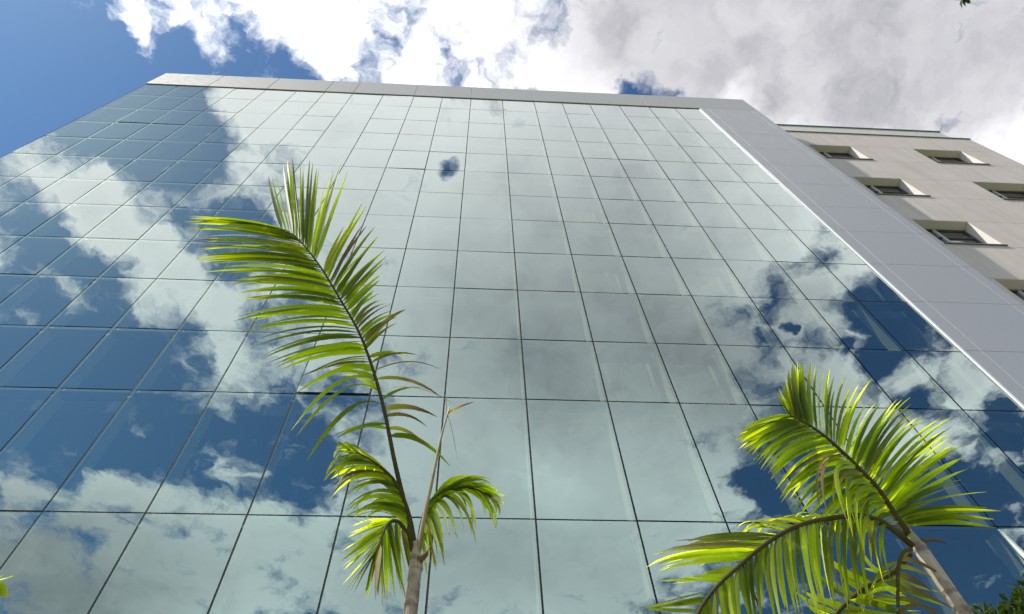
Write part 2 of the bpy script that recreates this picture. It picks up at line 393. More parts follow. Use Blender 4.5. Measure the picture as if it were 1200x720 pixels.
def leaf_mat(name, base, tip, trans, spec=0.06):
    """leaf blades: R = place along the blade, G = one leaflet against the next, B = how withered"""
    m, gg, out = material(name)
    at_ = gg.t.nodes.new('ShaderNodeAttribute'); at_.attribute_name = 'leaf'
    s = gg.t.nodes.new('ShaderNodeSeparateColor'); gg.put(s.inputs[0], at_.outputs['Color'])
    co = objco(gg)
    blot = gg.noise(co, 9.0, 5, 0.65)
    c = gg.mix(gg.remap(s.outputs[0], 0.45, 1.0, 0.0, 0.65, True), base + (1,), tip + (1,))
    c = gg.mix(gg.remap(s.outputs[1], 0.0, 1.0, 0.0, 0.55), c, tip + (1,))
    c = gg.mix(gg.remap(blot, 0.58, 0.75, 0.0, 0.4), c, (0.20, 0.17, 0.03, 1))
    brown = gg.mix(blot, (0.05, 0.033, 0.015, 1), (0.13, 0.095, 0.045, 1))
    c = gg.mix(s.outputs[2], c, brown)
    d = gg.node('ShaderNodeBsdfPrincipled', **{'Base Color': c, 'Roughness': 0.6, 'Specular IOR Level': spec})
    tcol = gg.mix(1.0, c, gg.mix(s.outputs[2], trans + (1,), (1.0, 1.0, 1.0, 1)), 'MULTIPLY')
    tcol = gg.mix(1.0, tcol, gg.remap(s.outputs[1], 0.0, 1.0, 0.40, 1.3), 'MULTIPLY')
    t = gg.node('ShaderNodeBsdfTranslucent', Color=tcol)
    ad = gg.t.nodes.new('ShaderNodeAddShader')
    gg.t.links.new(d.outputs[0], ad.inputs[0]); gg.t.links.new(t.outputs[0], ad.inputs[1])
    gg.t.links.new(ad.outputs[0], out.inputs[0])
    return m
M['palm'] = leaf_mat('palm_leaf', (0.022, 0.035, 0.0015), (0.095, 0.122, 0.003), (9.6, 8.6, 1.8))
M['leaf'] = leaf_mat('tree_leaf', (0.018, 0.032, 0.006), (0.035, 0.05, 0.008), (1.0, 1.1, 0.6))
M['rachis'] = plain('palm_rachis', (0.06, 0.052, 0.014), 0.85, 0, 0.3, 12, 0.0, 0.1)
M['petiole'] = plain('pale_petiole', (0.25, 0.205, 0.09), 0.6, 0, 0.3, 12)
M['dry'] = plain('dry_sheath', (0.11, 0.07, 0.038), 0.9, 0, 0.4, 14)
def trunk_mat():
    m, gg, out = material('palm_trunk')
    co = objco(gg)
    sx = gg.t.nodes.new('ShaderNodeSeparateXYZ'); gg.put(sx.inputs[0], co)
    fib = gg.noise(gg.vec('MULTIPLY', co, (40, 40, 3)), 1.0, 6, 0.65)
    blot = gg.noise(co, 7, 5, 0.6)
    ring = gg.remap(gg.math('SINE', gg.math('MULTIPLY', gg.math('ADD', sx.outputs[2], gg.math('MULTIPLY', blot, 0.12)), 29.0)), 0.90, 1.0, 0, 1)
    c = gg.mix(gg.remap(fib, 0.3, 0.7, 0, 1), (0.26, 0.20, 0.14, 1), (0.50, 0.44, 0.36, 1))
    c = gg.mix(gg.remap(blot, 0.48, 0.62, 0, 0.85), c, (0.12, 0.08, 0.05, 1))
    c = gg.mix(gg.math('MULTIPLY', ring, 0.6), c, (0.11, 0.075, 0.05, 1))
    p = gg.node('ShaderNodeBsdfPrincipled', **{'Base Color': c, 'Roughness': 0.75, 'Specular IOR Level': 0.25})
    gg.put(p.inputs['Normal'], bump(gg, gg.math('SUBTRACT', fib, ring), 0.5, 0.01))
    gg.t.links.new(p.outputs[0], out.inputs[0]); return m
M['trunk'] = trunk_mat()
M['bark'] = plain('tree_bark', (0.12, 0.09, 0.06), 0.9, 0, 0.4, 14, 0.6, 0.2)
M['lawn'] = plain('lawn_soil', (0.06, 0.075, 0.025), 0.95, 0, 0.4, 1.2, 0.4, 0.1)
M['paving'] = plain('grey_paving', (0.33, 0.32, 0.30), 0.85, 0, 0.15, 2.0, 0.2, 0.2)
M['kerb'] = plain('concrete_kerb', (0.42, 0.41, 0.39), 0.85, 0, 0.12, 5, 0.2, 0.2)
M['soil'] = plain('planting_soil', (0.07, 0.05, 0.035), 0.95, 0, 0.4, 8, 0.6, 0.1)

# ------------------------------------------------------------------ the ground
gm = MB(); gm.box(-1500, 1500, -1500, 1500, -0.5, 0.0)
tag(gm.build('ground', M['lawn']), kind='structure')
pm = MB()
for i in range(-24, 24):
    for j in range(-7, 4):
        pm.bevel_box(0, 0.01, 0, 0.01, 0, 0.01, 0.001) if False else pm.box(i * 0.8, i * 0.8 + 0.79, j * 0.8 - 0.9, j * 0.8 - 0.11, 0.004, 0.06)
tag(pm.build('pavement', M['paving']), kind='structure')
kb = MB(); kb.box(-19.3, 19.3, 1.72, 1.84, 0.0, 0.14)
tag(kb.build('kerb', M['kerb']), kind='structure')
sm = MB(); sm.box(-13, 11.2, 1.85, 5.9, 0.0, 0.05)
tag(sm.build('planting_bed', M['soil']), kind='structure')

# ------------------------------------------------------------------ the glass building
D = 6.5
PROUD = 0.032                     # parapet and side panel stand this far in front of the glass
XS = [D * a for a in (-1.995, -1.805, -1.637, -1.469, -1.290, -1.111, -0.944, -0.776, -0.593, -0.409, -0.238, -0.065, 0.126, 0.319, 0.491, 0.661, 0.844, 1.026, 1.188, 1.346)]
ZS = [1.6 + D * a for a in (4.490, 4.222, 3.920, 3.636, 3.356, 3.084, 2.794, 2.529, 2.232, 1.955, 1.666, 1.393, 1.009, 0.624, 0.240, -0.20)]
X0, X1, XF = XS[0], XS[-1], 11.165
ZT, ZP = ZS[0], 31.22 + 1.6
BACK = D + 16.0
bld = thing('glass_building', (0, D, 0), 'wide mirrored glass office block with silver parapet and broad silver side band', 'building')

gap = 0.012
largest = []
for r in range(len(ZS) - 1):
    for c in range(len(XS) - 1):
        cx, cz = (XS[c] + XS[c + 1]) / 2, (ZS[r] + ZS[r + 1]) / 2
        P = Vector((cx, D, cz)) - EYE
        d = P.dot(AX_F)
        px, py = 600 + FOC * P.dot(AX_R) / d, 360 - FOC * P.dot(AX_U) / d
        vis = -40 < px < 1240 and py < 775
        area = (XS[c + 1] - XS[c]) * (ZS[r] - ZS[r + 1]) / d ** 3 * D
        largest.append((area if vis else area * 1e-3, r, c))
largest.sort(reverse=True)
own = {(r, c) for _, r, c in largest[:100]}
rest = MB()
AJAR = {(2, 1): (0.35, 0.4), (2, 2): (0.3, 0.3), (10, 9): (1.0, 0.0), (3, 15): (0.35, 0.0), (4, 9): (0.35, 0.0)}   # vents standing slightly open at the bottom
OPEN = (12, 17)
def pane_into(mb, r, c, tilt=None):
    x0, x1, z1, z0 = XS[c] + gap, XS[c + 1] - gap, ZS[r] - gap, ZS[r + 1] + gap
    cx, cz = (x0 + x1) / 2, (z0 + z1) / 2
    ax, az = random.gauss(0, R(0.12)), random.gauss(0, R(0.12))
    n = len(mb.v)
    mb.box(x0, x1, D, D + 0.024, z0, z1, 1, 0)
    out = tilt[0] if tilt else 0.0
    for k in range(n, n + 8):
        x, y, z = mb.v[k]
        y += (z - cz) * math.tan(ax) + (x - cx) * math.tan(az)
        if tilt: y -= (z1 - z) * math.tan(R(out)) ; y += (x - cx) * math.tan(R(tilt[1]))
        mb.v[k] = (x, y, z)
for r in range(len(ZS) - 1):
    for c in range(len(XS) - 1):
        if (r, c) == OPEN: continue
        t = AJAR.get((r, c))
        if (r, c) in own:
            mb = MB(); pane_into(mb, r, c, t); mb.build('glass_pane', [M['glass'], M['glass_edge']], bld)
        else:
            pane_into(rest, r, c, t)
tag(rest.build('glass_pane', [M['glass'], M['glass_edge']], bld), kind='stuff')
# the one vent that stands wide open: a white framed sash hung from its top edge
def sash():
    r, c = OPEN
    x0, x1, z1, z0 = XS[c] + 0.015, XS[c + 1] - 0.015, ZS[r] - 0.015, ZS[r + 1] + 0.015
    piv = Vector((0, D + 0.01, z1)); rot = Matrix.Rotation(R(-9.0), 3, 'X')
    def turn(mb):
        mb.v = [tuple(rot @ (Vector(v) - piv) + piv) for v in mb.v]
    mb = MB(); mb.box(x0 + 0.002, x1 - 0.002, D, D + 0.02, z0 + 0.002, z1 - 0.002, 1, 0); turn(mb)
    s = tag(mb.build('glass_pane', [M['glass'], M['glass_edge']], bld), 'pane standing wide open on its top hinge')
    fb = MB(); w = 0.045
    fb.box(x0, x0 + w, D + 0.023, D + 0.075, z0, z1); fb.box(x1 - w, x1, D + 0.023, D + 0.075, z0, z1)
    fb.box(x0 + w, x1 - w, D + 0.024, D + 0.074, z0, z0 + w); fb.box(x0 + w, x1 - w, D + 0.024, D + 0.074, z1 - w, z1); turn(fb)
    fb.build('sash_frame', M['white_alu'], s)
    jb = MB(); jb.box(x0 - 0.008, x0 + 0.03, D + 0.03, D + 0.16, z0, z1)
    jb.build('sash_jamb', M['white_alu'], bld)
sash()
for i, x in enumerate(XS[1:-1]):
    mb = MB(); mb.box(x - 0.035, x + 0.035, D + 0.055, D + 0.26, 0.2, ZT - 0.02)
    o = mb.build('mullion', M['mullion'], bld)
    gb = MB(); gb.box(x - 0.03, x + 0.03, D + 0.030, D + 0.050, 0.2, ZT - 0.02)
    gb.build('gasket', M['gasket'], o)
for i, z in enumerate(ZS[1:-1]):
    mb = MB()
    for c in range(len(XS) - 1): mb.box(XS[c] + 0.037, XS[c + 1] - 0.037, D + 0.060, D + 0.20, z - 0.035, z + 0.035)
    o = mb.build('transom', M['slab'], bld)
    gb = MB()
    for c in range(len(XS) - 1): gb.box(XS[c] + 0.032, XS[c + 1] - 0.032, D + 0.031, D + 0.050, z - 0.03, z + 0.03)
    gb.build('gasket', M['gasket'], o)
# dim rooms behind the glass, with floor slabs at every second transom
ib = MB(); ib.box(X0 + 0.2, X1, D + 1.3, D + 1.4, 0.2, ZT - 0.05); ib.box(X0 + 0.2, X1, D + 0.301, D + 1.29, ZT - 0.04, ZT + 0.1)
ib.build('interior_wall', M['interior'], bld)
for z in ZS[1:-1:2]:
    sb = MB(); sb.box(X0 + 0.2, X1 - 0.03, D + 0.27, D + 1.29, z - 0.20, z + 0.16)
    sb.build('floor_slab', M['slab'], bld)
# pale curtains drawn behind some panes
for (r, c) in ((10, 14), (10, 13), (10, 2), (10, 3), (8, 13), (8, 15), (6, 13), (12, 2)):
    mb = MB(); x0, x1, z1, z0 = XS[c] + 0.10, XS[c + 1] - 0.10, ZS[r] - 0.12, ZS[r + 1] + 0.08
    N = 46; pts = []
    for k in range(N + 1):
        t = k / N
        pts.append((x0 + (x1 - x0) * t, D + 0.36 + 0.022 * math.sin(t * 30 + 1.7 * math.sin(t * 9 + r)) , 0))
    for k in range(N):
        a, b = pts[k], pts[k + 1]
        mb.quad((a[0], a[1], z0), (b[0], b[1], z0), (b[0], b[1], z1), (a[0], a[1], z1))
    mb.build('curtain', M['curtain'], bld, smooth=True)
# the parapet: one run of silver panels over the glass
top = MB(); seams = [XS[0] - 0.03] + [XS[i] for i in (2, 4, 6, 7, 9, 11, 13, 15, 17)] + [XF]
for a, b in zip(seams[:-1], seams[1:]):
    top.bevel_box(a + 0.006, b - 0.006, D - PROUD, D + 0.30, ZT + 0.03, ZP, 0.008)
par = top.build('parapet', M['clad_top'], bld)
jn = MB(); jn.box(XS[0], XF - 0.02, D - PROUD + 0.03, D + 0.29, ZT + 0.034, ZP - 0.02)
jn.build('joint_backing', M['dark_joint'], par)
so = MB(); so.box(XS[0], X1, D + 0.03, D + 0.06, ZT - 0.03, ZT + 0.028)
so.build('head_gasket', M['gasket'], bld)
# the side band: silver panels on a grid, its left return catching the sun
cb = MB()
zz = [ZT + 0.024] + [z for z in ZS[1:]]; zz[-1] = 0.0
xsplit = [X1 + 0.045, X1 + 0.36, XF - 0.27, XF]
for a, b in zip(xsplit[:-1], xsplit[1:]):
    for z1, z0 in zip(zz[:-1], zz[1:]):
        cb.bevel_box(a + 0.003, b - 0.003, D - PROUD, D + 0.20, z0 + 0.003, z1 - 0.003, 0.004)
side = cb.build('side_band', M['clad'], bld)
jn = MB(); jn.box(X1 + 0.05, XF - 0.02, D - PROUD + 0.025, D + 0.19, 0.0, ZT + 0.02)
jn.build('joint_backing', M['dark_joint'], side)
tb = MB(); tb.box(X1 + 0.006, X1 + 0.043, D - PROUD - 0.004, D + 0.002, 0.0, ZT + 0.026)
tb.build('edge_trim', M['white_alu'], bld)
jg = MB(); jg.box(X1 - 0.004, X1 + 0.042, D + 0.03, D + 0.24, 0.0, ZT - 0.03); jg.build('jamb_gasket', M['gasket'], bld)
et = MB(); et.box(X0 - 0.018, X0 - 0.004, D + 0.002, D + 0.25, 0.0, ZT + 0.026)
et.build('corner_trim', M['matte_grey'], bld)
ie = MB(); ie.box(X0 + 0.001, X0 + 0.19, D + 0.06, D + 0.305, 0.2, ZT - 0.04); ie.build('end_wall', M['interior'], bld)
wb = MB(); wb.box(X0 - 0.03, XF - 0.01, D + 0.31, BACK, 0.0, ZP - 0.9, 0)
wbm = MB()
wbm.box(X0 - 0.03, X0 + 0.17, D + 0.31, BACK, 0.0, ZP - 0.05); wbm.box(X1 + 0.05, XF - 0.01, D + 0.31, BACK, 0.0, ZP - 0.05)
wbm.box(X0 + 0.18, X1 + 0.04, BACK - 0.3, BACK - 0.01, 0.0, ZP - 0.05)
wbm.build('side_wall', M['side'], bld)
rb = MB(); rb.box(X0 + 0.18, X1 + 0.04, D + 0.31, BACK - 0.31, ZP - 1.1, ZP - 0.9); rb.build('roof', M['roof'], bld)
pl = MB(); pl.box(X0, X1 - 0.01, D - 0.02, D + 0.25, 0.0, ZS[-1] - 0.02); pl.build('plinth', M['side'], bld)

# ------------------------------------------------------------------ the beige building behind on the right
YW = 7.3
WX0, WX1 = 11.22, 20.44
WTOP = 29.42 + 1.6
RV = 0.30
HW = 1.76
bb = thing('beige_building', (15.5, YW, 0), 'beige rendered block with deep square windows, set behind the silver side band', 'building')
cols = [(12.75, 14.45), (16.97, 18.92)]
heads = [HEAD0 - STOREY * k for k in range(7)]
xg = [WX0] + [x for c in cols for x in c] + [WX1]
zg = [0.0] + sorted([h for h in heads] + [h - HW for h in heads]) + [WTOP]
wm = MB()
for i in range(len(xg) - 1):
    for j in range(len(zg) - 1):
        if i in (1, 3) and j % 2 == 1: continue
        wm.quad((xg[i], YW, zg[j]), (xg[i + 1], YW, zg[j]), (xg[i + 1], YW, zg[j + 1]), (xg[i], YW, zg[j + 1]))
wm.quad((WX1, YW, 0), (WX1, YW + 14, 0), (WX1, YW + 14, WTOP), (WX1, YW, WTOP))
wm.quad((WX0, YW + 14, 0), (WX0, YW, 0), (WX0, YW, WTOP), (WX0, YW + 14, WTOP))
wm.quad((WX1, YW + 14, 0), (WX0, YW + 14, 0), (WX0, YW + 14, WTOP), (WX1, YW + 14, WTOP))
wm.quad((WX0, YW, WTOP), (WX1, YW, WTOP), (WX1, YW + 14, WTOP), (WX0, YW + 14, WTOP))
wall = wm.build('wall', M['stone'], bb)
cp = MB(); cp.box(WX0, WX1 + 0.03, YW - 0.035, YW + 0.25, WTOP + 0.004, WTOP + 0.07)
cp.build('coping', M['sill'], bb)
ub = MB()
xb = [WX0 + 0.02, 13.1, 15.0, 16.9, 18.6, 20.1]
for a, b in zip(xb[:-1], xb[1:]): ub.box(a + 0.01, b - 0.01, YW + 0.15, YW + 0.22, WTOP + 0.075, 31.05 + 1.6)
up = ub.build('roof_screen', M['rail'], bb)
uc = MB(); uc.box(xb[0], xb[-1] + 0.02, YW + 0.11, YW + 0.26, 31.055 + 1.6, 31.13 + 1.6)
uc.build('screen_cap', M['rail_cap'], up)
us = MB(); us.box(xb[-1] - 0.1, xb[-1] - 0.03, YW + 0.23, YW + 6, WTOP + 0.075, 31.04 + 1.6); us.build('return_screen', M['rail'], up)
for (a, b) in cols:
    for h in heads:
        lo = h - HW
        rm = MB()
        e = 0.003
        rm.quad((a, YW, h), (b, YW, h), (b, YW + RV, h), (a, YW + RV, h))
        rm.quad((b, YW, lo), (b, YW + RV, lo), (b, YW + RV, h), (b, YW, h))
        rm.quad((a, YW + RV, lo), (a, YW, lo), (a, YW, h), (a, YW + RV, h))
        rm.quad((a, YW + RV, lo), (b, YW + RV, lo), (b, YW, lo), (a, YW, lo))
        w = rm.build('window', M['reveal'], bb)
        sl = MB(); sl.box(a - 0.02, b + 0.07, YW - 0.04, YW + RV - 0.05, lo - 0.025, lo + 0.012)
        sl.build('sill', M['sill'], w)
        fm = MB(); y0, y1 = YW + RV - 0.03, YW + RV + 0.04
        z0 = lo + 0.015
        fm.box(a + e, a + 0.06, y0, y1, z0, h - e); fm.box(b - 0.06, b - e, y0, y1, z0, h - e)
        fm.box(a + 0.062, b - 0.062, y0 + .002, y1, z0, z0 + 0.06); fm.box(a + 0.062, b - 0.062, y0 + .002, y1, h - 0.065, h - e)
        fm.box(a + 0.062, b - 0.062, y0 + .003, y1 - .002, h - 0.62, h - 0.57)
        fm.build('frame', M['frame'], w)
        xm = a + 0.42 * (b - a)
        vb = MB(); vb.box(xm - 0.03, xm + 0.03, y0 - 0.012, y1, z0 + 0.061, h - 0.07)
        vb.build('glazing_bar', M['bar'], w)
        pm = MB(); pm.box(a + 0.03, b - 0.03, y1 - 0.03, y1 - 0.015, z0 + 0.03, h - 0.03)
        pm.build('pane', M['winglass'], w)
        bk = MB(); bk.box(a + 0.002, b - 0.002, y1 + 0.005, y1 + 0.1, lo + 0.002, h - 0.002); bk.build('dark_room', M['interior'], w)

# ------------------------------------------------------------------ palms
UP = Vector((0, 0, 1))
class Curve:
    """smooth curve through points, measured by length"""
    def __init__(self, pts, n=80):
        P = [Vector(p) for p in pts]
        Q = [P[0] * 2 - P[1]] + P + [P[-1] * 2 - P[-2]]
        out = []
        for i in range(1, len(Q) - 2):
            a, b, c, d = Q[i - 1], Q[i], Q[i + 1], Q[i + 2]
            m = max(3, n // (len(P) - 1))
            for k in range(m):
                t = k / m
                out.append(0.5 * ((2 * b) + (c - a) * t + (2 * a - 5 * b + 4 * c - d) * t * t + (3 * b - a - 3 * c + d) * t ** 3))
        out.append(P[-1])
        self.p = out; self.s = [0.0]
        for a, b in zip(out[:-1], out[1:]): self.s.append(self.s[-1] + (b - a).length)
        self.L = self.s[-1]
    def __call__(self, u):
        x = max(0.0, min(1.0, u)) * self.L
        for i in range(len(self.s) - 1):
            if self.s[i + 1] >= x:
                d = self.s[i + 1] - self.s[i]
                return self.p[i].lerp(self.p[i + 1], (x - self.s[i]) / d if d > 0 else 0)
        return self.p[-1].copy()
    def tan(self, u):
        return (self(min(1, u + 0.02)) - self(max(0, u - 0.02))).normalized()

def blade(mb, attr, P0, P1, tang, outn, width, lead=0.25, sag=0.08, twist=0.6, dead=0.0, seg=8, droop=0.0, split=0.0):
    """one leaflet: a folded, tapering strip from P0 to P1 that leaves along the rachis and bends over"""
    L = (P1 - P0).length
    C = P0.lerp(P1, 0.42) + tang * (L * lead * 0.5) + UP * (L * sag)
    E = P1 - UP * (L * droop)
    rnd = random.random()
    n0 = len(mb.v)
    ph = random.uniform(-0.6, 0.45)
    for i in range(seg + 1):
        t = i / seg
        p = P0 * (1 - t) ** 2 + C * (2 * t * (1 - t)) + P1 * (t * t) + (E - P1) * (t ** 4)
        d = ((C - P0) * (2 * (1 - t)) + (P1 - C) * (2 * t) + (E - P1) * (4 * t ** 3)).normalized()
        side = (outn - d * outn.dot(d))
        if side.length < 1e-4: side = d.orthogonal()
        side.normalize()
        nor = d.cross(side)
        a = twist + ph + 0.35 * (t - 0.5) * (1 if rnd > 0.5 else -1)
        s2 = side * math.cos(a) + nor * math.sin(a)
        n2 = d.cross(s2)
        w = width * min(1.0, 0.28 + 5.0 * t) * max(0.03, (1 - t ** 2.4)) ** 0.75
        fold = 0.28
        mb.v += [tuple(p - s2 * w * 0.5 + n2 * w * fold * 0.5), tuple(p), tuple(p + s2 * w * 0.5 + n2 * w * fold * 0.5)]
        b = min(1.0, max(0.0, dead * (0.35 + 1.3 * t) + max(0.0, t - 0.88) * 5.0 * (rnd > 0.35)))
        attr += [(t, rnd, b, 1.0)] * 3
    for i in range(seg):
        a = n0 + i * 3
        mb.f += [(a, a + 1, a + 4, a + 3), (a + 1, a + 2, a + 5, a + 4)]; mb.m += [0, 0]

def lerp_list(lst, u):
    if u <= lst[0][0]: return lst[0][1:]
    for a, b in zip(lst[:-1], lst[1:]):
        if b[0] >= u:
            k = (u - a[0]) / max(1e-6, b[0] - a[0])
            return tuple(x + (y - x) * k for x, y in zip(a[1:], b[1:]))
    return lst[-1][1:]

def frond(parent, rachis, sides, radius=(0.014, 0.004), rmat='rachis', label=None):
    """rachis: (px, py, Y) triples; sides: dicts with tips (s, px, py, dY), a count and a blade shape"""
    cv = Curve([at(*p) for p in rachis])
    Ys = [p[2] for p in rachis]
    mb, attr = MB(), []
    for sdn in sides:
        lst = sdn['tips']; n = sdn['n']
        for i in range(n):
            u = lst[0][0] + (lst[-1][0] - lst[0][0]) * (i + random.uniform(-0.25, 0.25)) / max(1, n - 1)
            u = min(1.0, max(0.0, u))
            if any(a < u < b for a, b in sdn.get('gaps', ())): continue
            tx, ty, dY = lerp_list(lst, u)
            j = sdn.get('jit', 6)
            P0 = cv(u); T = cv.tan(u)
            P1 = at(tx + random.gauss(0, j), ty + random.gauss(0, j), P0.y + dY + random.gauss(0, 0.03))
            P1 = P0 + (P1 - P0) * (random.uniform(0.90, 1.04) if random.random() > 0.12 else random.uniform(0.55, 0.85))
            dead = 0.0
            if random.random() < sdn.get('dead', 0.06): dead = random.uniform(0.4, 1.0)
            outn = T
            blade(mb, attr, P0, P1, T, outn, sdn.get('w', 0.03) * random.uniform(0.75, 1.2), sdn.get('lead', 0.25), sdn.get('sag', 0.06) * random.uniform(0.5, 1.4),
                  sdn.get('twist', 0.6) * random.choice((1, 1, 1, 0.3, -0.5)), dead, droop=sdn.get('droop', 0.0) * random.uniform(0.3, 1.6))
    f = mb.build('frond', M['palm'], parent, smooth=True, attr=attr)
    rb = MB(); N = 22
    rb.tube([cv(i / N) for i in range(N + 1)], [radius[0] + (radius[1] - radius[0]) * i / N for i in range(N + 1)], 7)
    rb.build('rachis', M[rmat], f, smooth=True)
    if label: f['label'] = label
    return f

def trunk(parent, x, y, z1, r0, r1, wob=0.02, seed=0):
    rr = random.Random(seed)
    N = 40; pts, rad = [], []
    for i in range(N + 1):
        t = i / N
        pts.append((x + wob * math.sin(t * 5 + seed) * (1 - t), y + wob * math.cos(t * 4 + seed) * (1 - t), z1 * t))
        rad.append((r0 * (1 - t) + r1 * t) * (1 + 0.05 * (i % 4 == 0) + rr.uniform(-0.03, 0.03)) + 0.05 * max(0, 0.08 - t))
    mb = MB(); mb.tube(pts, rad, 16)
    return mb.build('trunk', M['trunk'], parent, smooth=True)

def stem(parent, name, pts, radii, mat):
    mb = MB(); cv = Curve([at(*p) for p in pts], 30); N = 14
    rc = lambda t: radii[0] + (radii[1] - radii[0]) * t
    mb.tube([cv(i / N) for i in range(N + 1)], [rc(i / N) for i in range(N + 1)], 8)
    return mb.build(name, M[mat], parent, smooth=True)

# --- the tall palm in front of the middle of the facade
YA = 2.3
top = at(488, 655, YA)
pa = thing('palm_tree', (top.x, top.y, 0), 'slender palm with one long tattered frond reaching high up the glass facade', 'palm tree', 'palms in front of the glass')
trunk(pa, top.x, top.y, top.z, 0.034, 0.026, 0.015, 1)
frond(pa, [(487, 655, YA), (476, 600, 2.3), (462, 540, 2.28), (450, 480, 2.25), (436, 430, 2.2), (420, 388, 2.15), (398, 350, 2.08), (375, 312, 2.0), (352, 283, 1.95), (338, 271, 1.92), (326, 269, 1.90)], [
    dict(n=54, w=0.030, lead=0.3, sag=0.07, twist=-0.15, jit=4, dead=0.06, droop=0.03,
         tips=[(.47, 352, 452, -.08), (.52, 322, 430, -.08), (.57, 304, 416, -.1), (.60, 280, 386, -.1), (.64, 276, 376, -.12), (.67, 278, 352, -.12), (.70, 277, 343, -.12), (.74, 262, 327, -.12), (.78, 243, 312, -.12), (.82, 235, 299, -.12), (.87, 229, 283, -.1), (.92, 222, 260, -.08), (.99, 221, 252, -.05)]),
    dict(n=3, w=0.05, lead=0.6, sag=0.28, twist=0.5, jit=3, dead=0.2, droop=0.12, tips=[(.36, 358, 528, -.08), (.43, 338, 490, -.08)]),
    dict(n=3, w=0.055, lead=0.7, sag=0.02, twist=0.3, jit=3, dead=0.0, tips=[(.40, 402, 440, -.03), (.46, 394, 432, -.04)]),
    dict(n=2, w=0.036, lead=0.4, sag=0.12, twist=0.3, jit=2, dead=0.0, tips=[(.29, 390, 512, -.03), (.31, 392, 516, -.03)]),
    dict(n=18, w=0.031, lead=0.02, sag=0.0, twist=0.45, jit=3, dead=0.04,
         tips=[(.835, 407, 200, .1), (.845, 395, 196, .1), (.86, 383, 195, .1), (.88, 373, 193, .1), (.90, 363, 187, .1), (.92, 348, 183, .1), (.94, 340, 182, .1), (.965, 328, 198, .08), (.99, 313, 206, .06)]),
    dict(n=18, w=0.030, lead=0.06, sag=0.0, twist=0.5, jit=4, dead=0.12,
         tips=[(.63, 440, 345, .08), (.66, 452, 318, .08), (.68, 450, 303, .08), (.71, 445, 277, .08), (.74, 436, 262, .08), (.77, 429, 245, .08), (.79, 413, 258, .08)]),
    dict(n=10, w=0.028, lead=0.2, sag=0.06, twist=0.4, jit=4, dead=0.15, droop=0.05, tips=[(.52, 474, 372, .06), (.56, 470, 366, .06), (.60, 456, 352, .06), (.62, 437, 343, .06)]),
    dict(n=10, w=0.024, lead=0.2, sag=0.22, twist=0.5, jit=5, dead=0.55, droop=0.14,
         tips=[(.27, 530, 540, .05), (.32, 524, 512, .05), (.37, 516, 455, .05), (.41, 545, 470, .05), (.46, 497, 434, .05), (.50, 480, 410, .05)]),
], radius=(0.0125, 0.004), rmat='rachis', label='long upright frond with its right side torn into strips')
frond(pa, [(487, 650, YA), (481, 612, 2.3), (473, 585, 2.28), (461, 562, 2.25), (444, 546, 2.2), (425, 534, 2.17), (407, 527, 2.15)], [
    dict(n=36, w=0.021, lead=0.5, sag=0.10, twist=0.5, droop=0.12, tips=[(.22, 424, 606, -.15), (.4, 408, 592, -.15), (.55, 398, 574, -.15), (.7, 388, 566, -.12), (.85, 390, 545, -.1), (1, 395, 528, -.05)]),
    dict(n=28, w=0.021, lead=0.5, sag=0.14, twist=0.4, droop=0.12, tips=[(.3, 428, 560, .08), (.5, 410, 542, .1), (.7, 402, 530, .1), (1, 397, 526, .05)]),
], radius=(0.013, 0.004))
frond(pa, [(486, 652, YA), (477, 626, 2.26), (467, 612, 2.2), (457, 612, 2.15), (449, 624, 2.1), (443, 644, 2.06)], [
    dict(n=26, w=0.020, lead=0.3, sag=0.05, twist=0.5, droop=0.06, dead=0.05, tips=[(.35, 414, 606, -.05), (.5, 406, 630, -.06), (.7, 403, 652, -.06), (.85, 404, 674, -.05), (1, 412, 696, -.05)]),
    dict(n=22, w=0.020, lead=0.2, sag=0.05, twist=0.5, droop=0.04, dead=0.05, tips=[(.2, 483, 668, .05), (.4, 475, 688, .05), (.6, 466, 697, .05), (.8, 454, 701, .04), (1, 434, 698, .03)]),
    dict(n=2, w=0.028, lead=0.2, sag=0.03, twist=0.2, jit=2, dead=1.0, tips=[(.93, 438, 694, 0), (.96, 432, 690, 0)]),
], radius=(0.011, 0.004))
frond(pa, [(490, 650, YA), (495, 612, 2.32), (505, 587, 2.34), (526, 574, 2.36), (550, 572, 2.38), (574, 581, 2.38)], [
    dict(n=40, w=0.021, lead=0.8, sag=0.06, twist=0.4, droop=0.10, tips=[(.25, 538, 566, .05), (.45, 560, 564, .05), (.65, 576, 570, .05), (.85, 588, 582, .05), (1, 592, 594, .0)]),
    dict(n=28, w=0.020, lead=0.5, sag=0.10, twist=0.5, droop=0.08, dead=0.04, tips=[(.12, 497, 672, -.05), (.25, 506, 660, -.06), (.4, 518, 648, -.06), (.55, 540, 622, -.06), (.7, 560, 614, -.05), (.85, 578, 606, -.04), (1, 590, 606, .0)]),
], radius=(0.012, 0.004))
sp = stem(pa, 'bare_stem', [(489, 650, 2.29), (498, 602, 2.25), (508, 555, 2.2), (517, 512, 2.16), (527, 477, 2.13)], (0.011, 0.0035), 'petiole')
sp['label'] = 'pale straight stem that has lost its leaflets'
mb, at_ = MB(), []
for (x, y, dy) in ((556, 471, 0.0), (522, 463, 0.05), (536, 540, -0.04)):
    P0 = at(524, 486, 2.14); P1 = at(x, y, 2.14 + dy)
    blade(mb, at_, P0, P1, (P1 - P0).normalized(), Vector((0.2, 1, 0.1)), 0.014, 0.1, 0.15, 0.3, 0.9)
mb.build('dry_leaflet', M['palm'], sp, smooth=True, attr=at_)
stem(pa, 'dry_sheath', [(492, 656, 2.27), (500, 649, 2.25), (505, 641, 2.24)], (0.015, 0.004), 'dry')
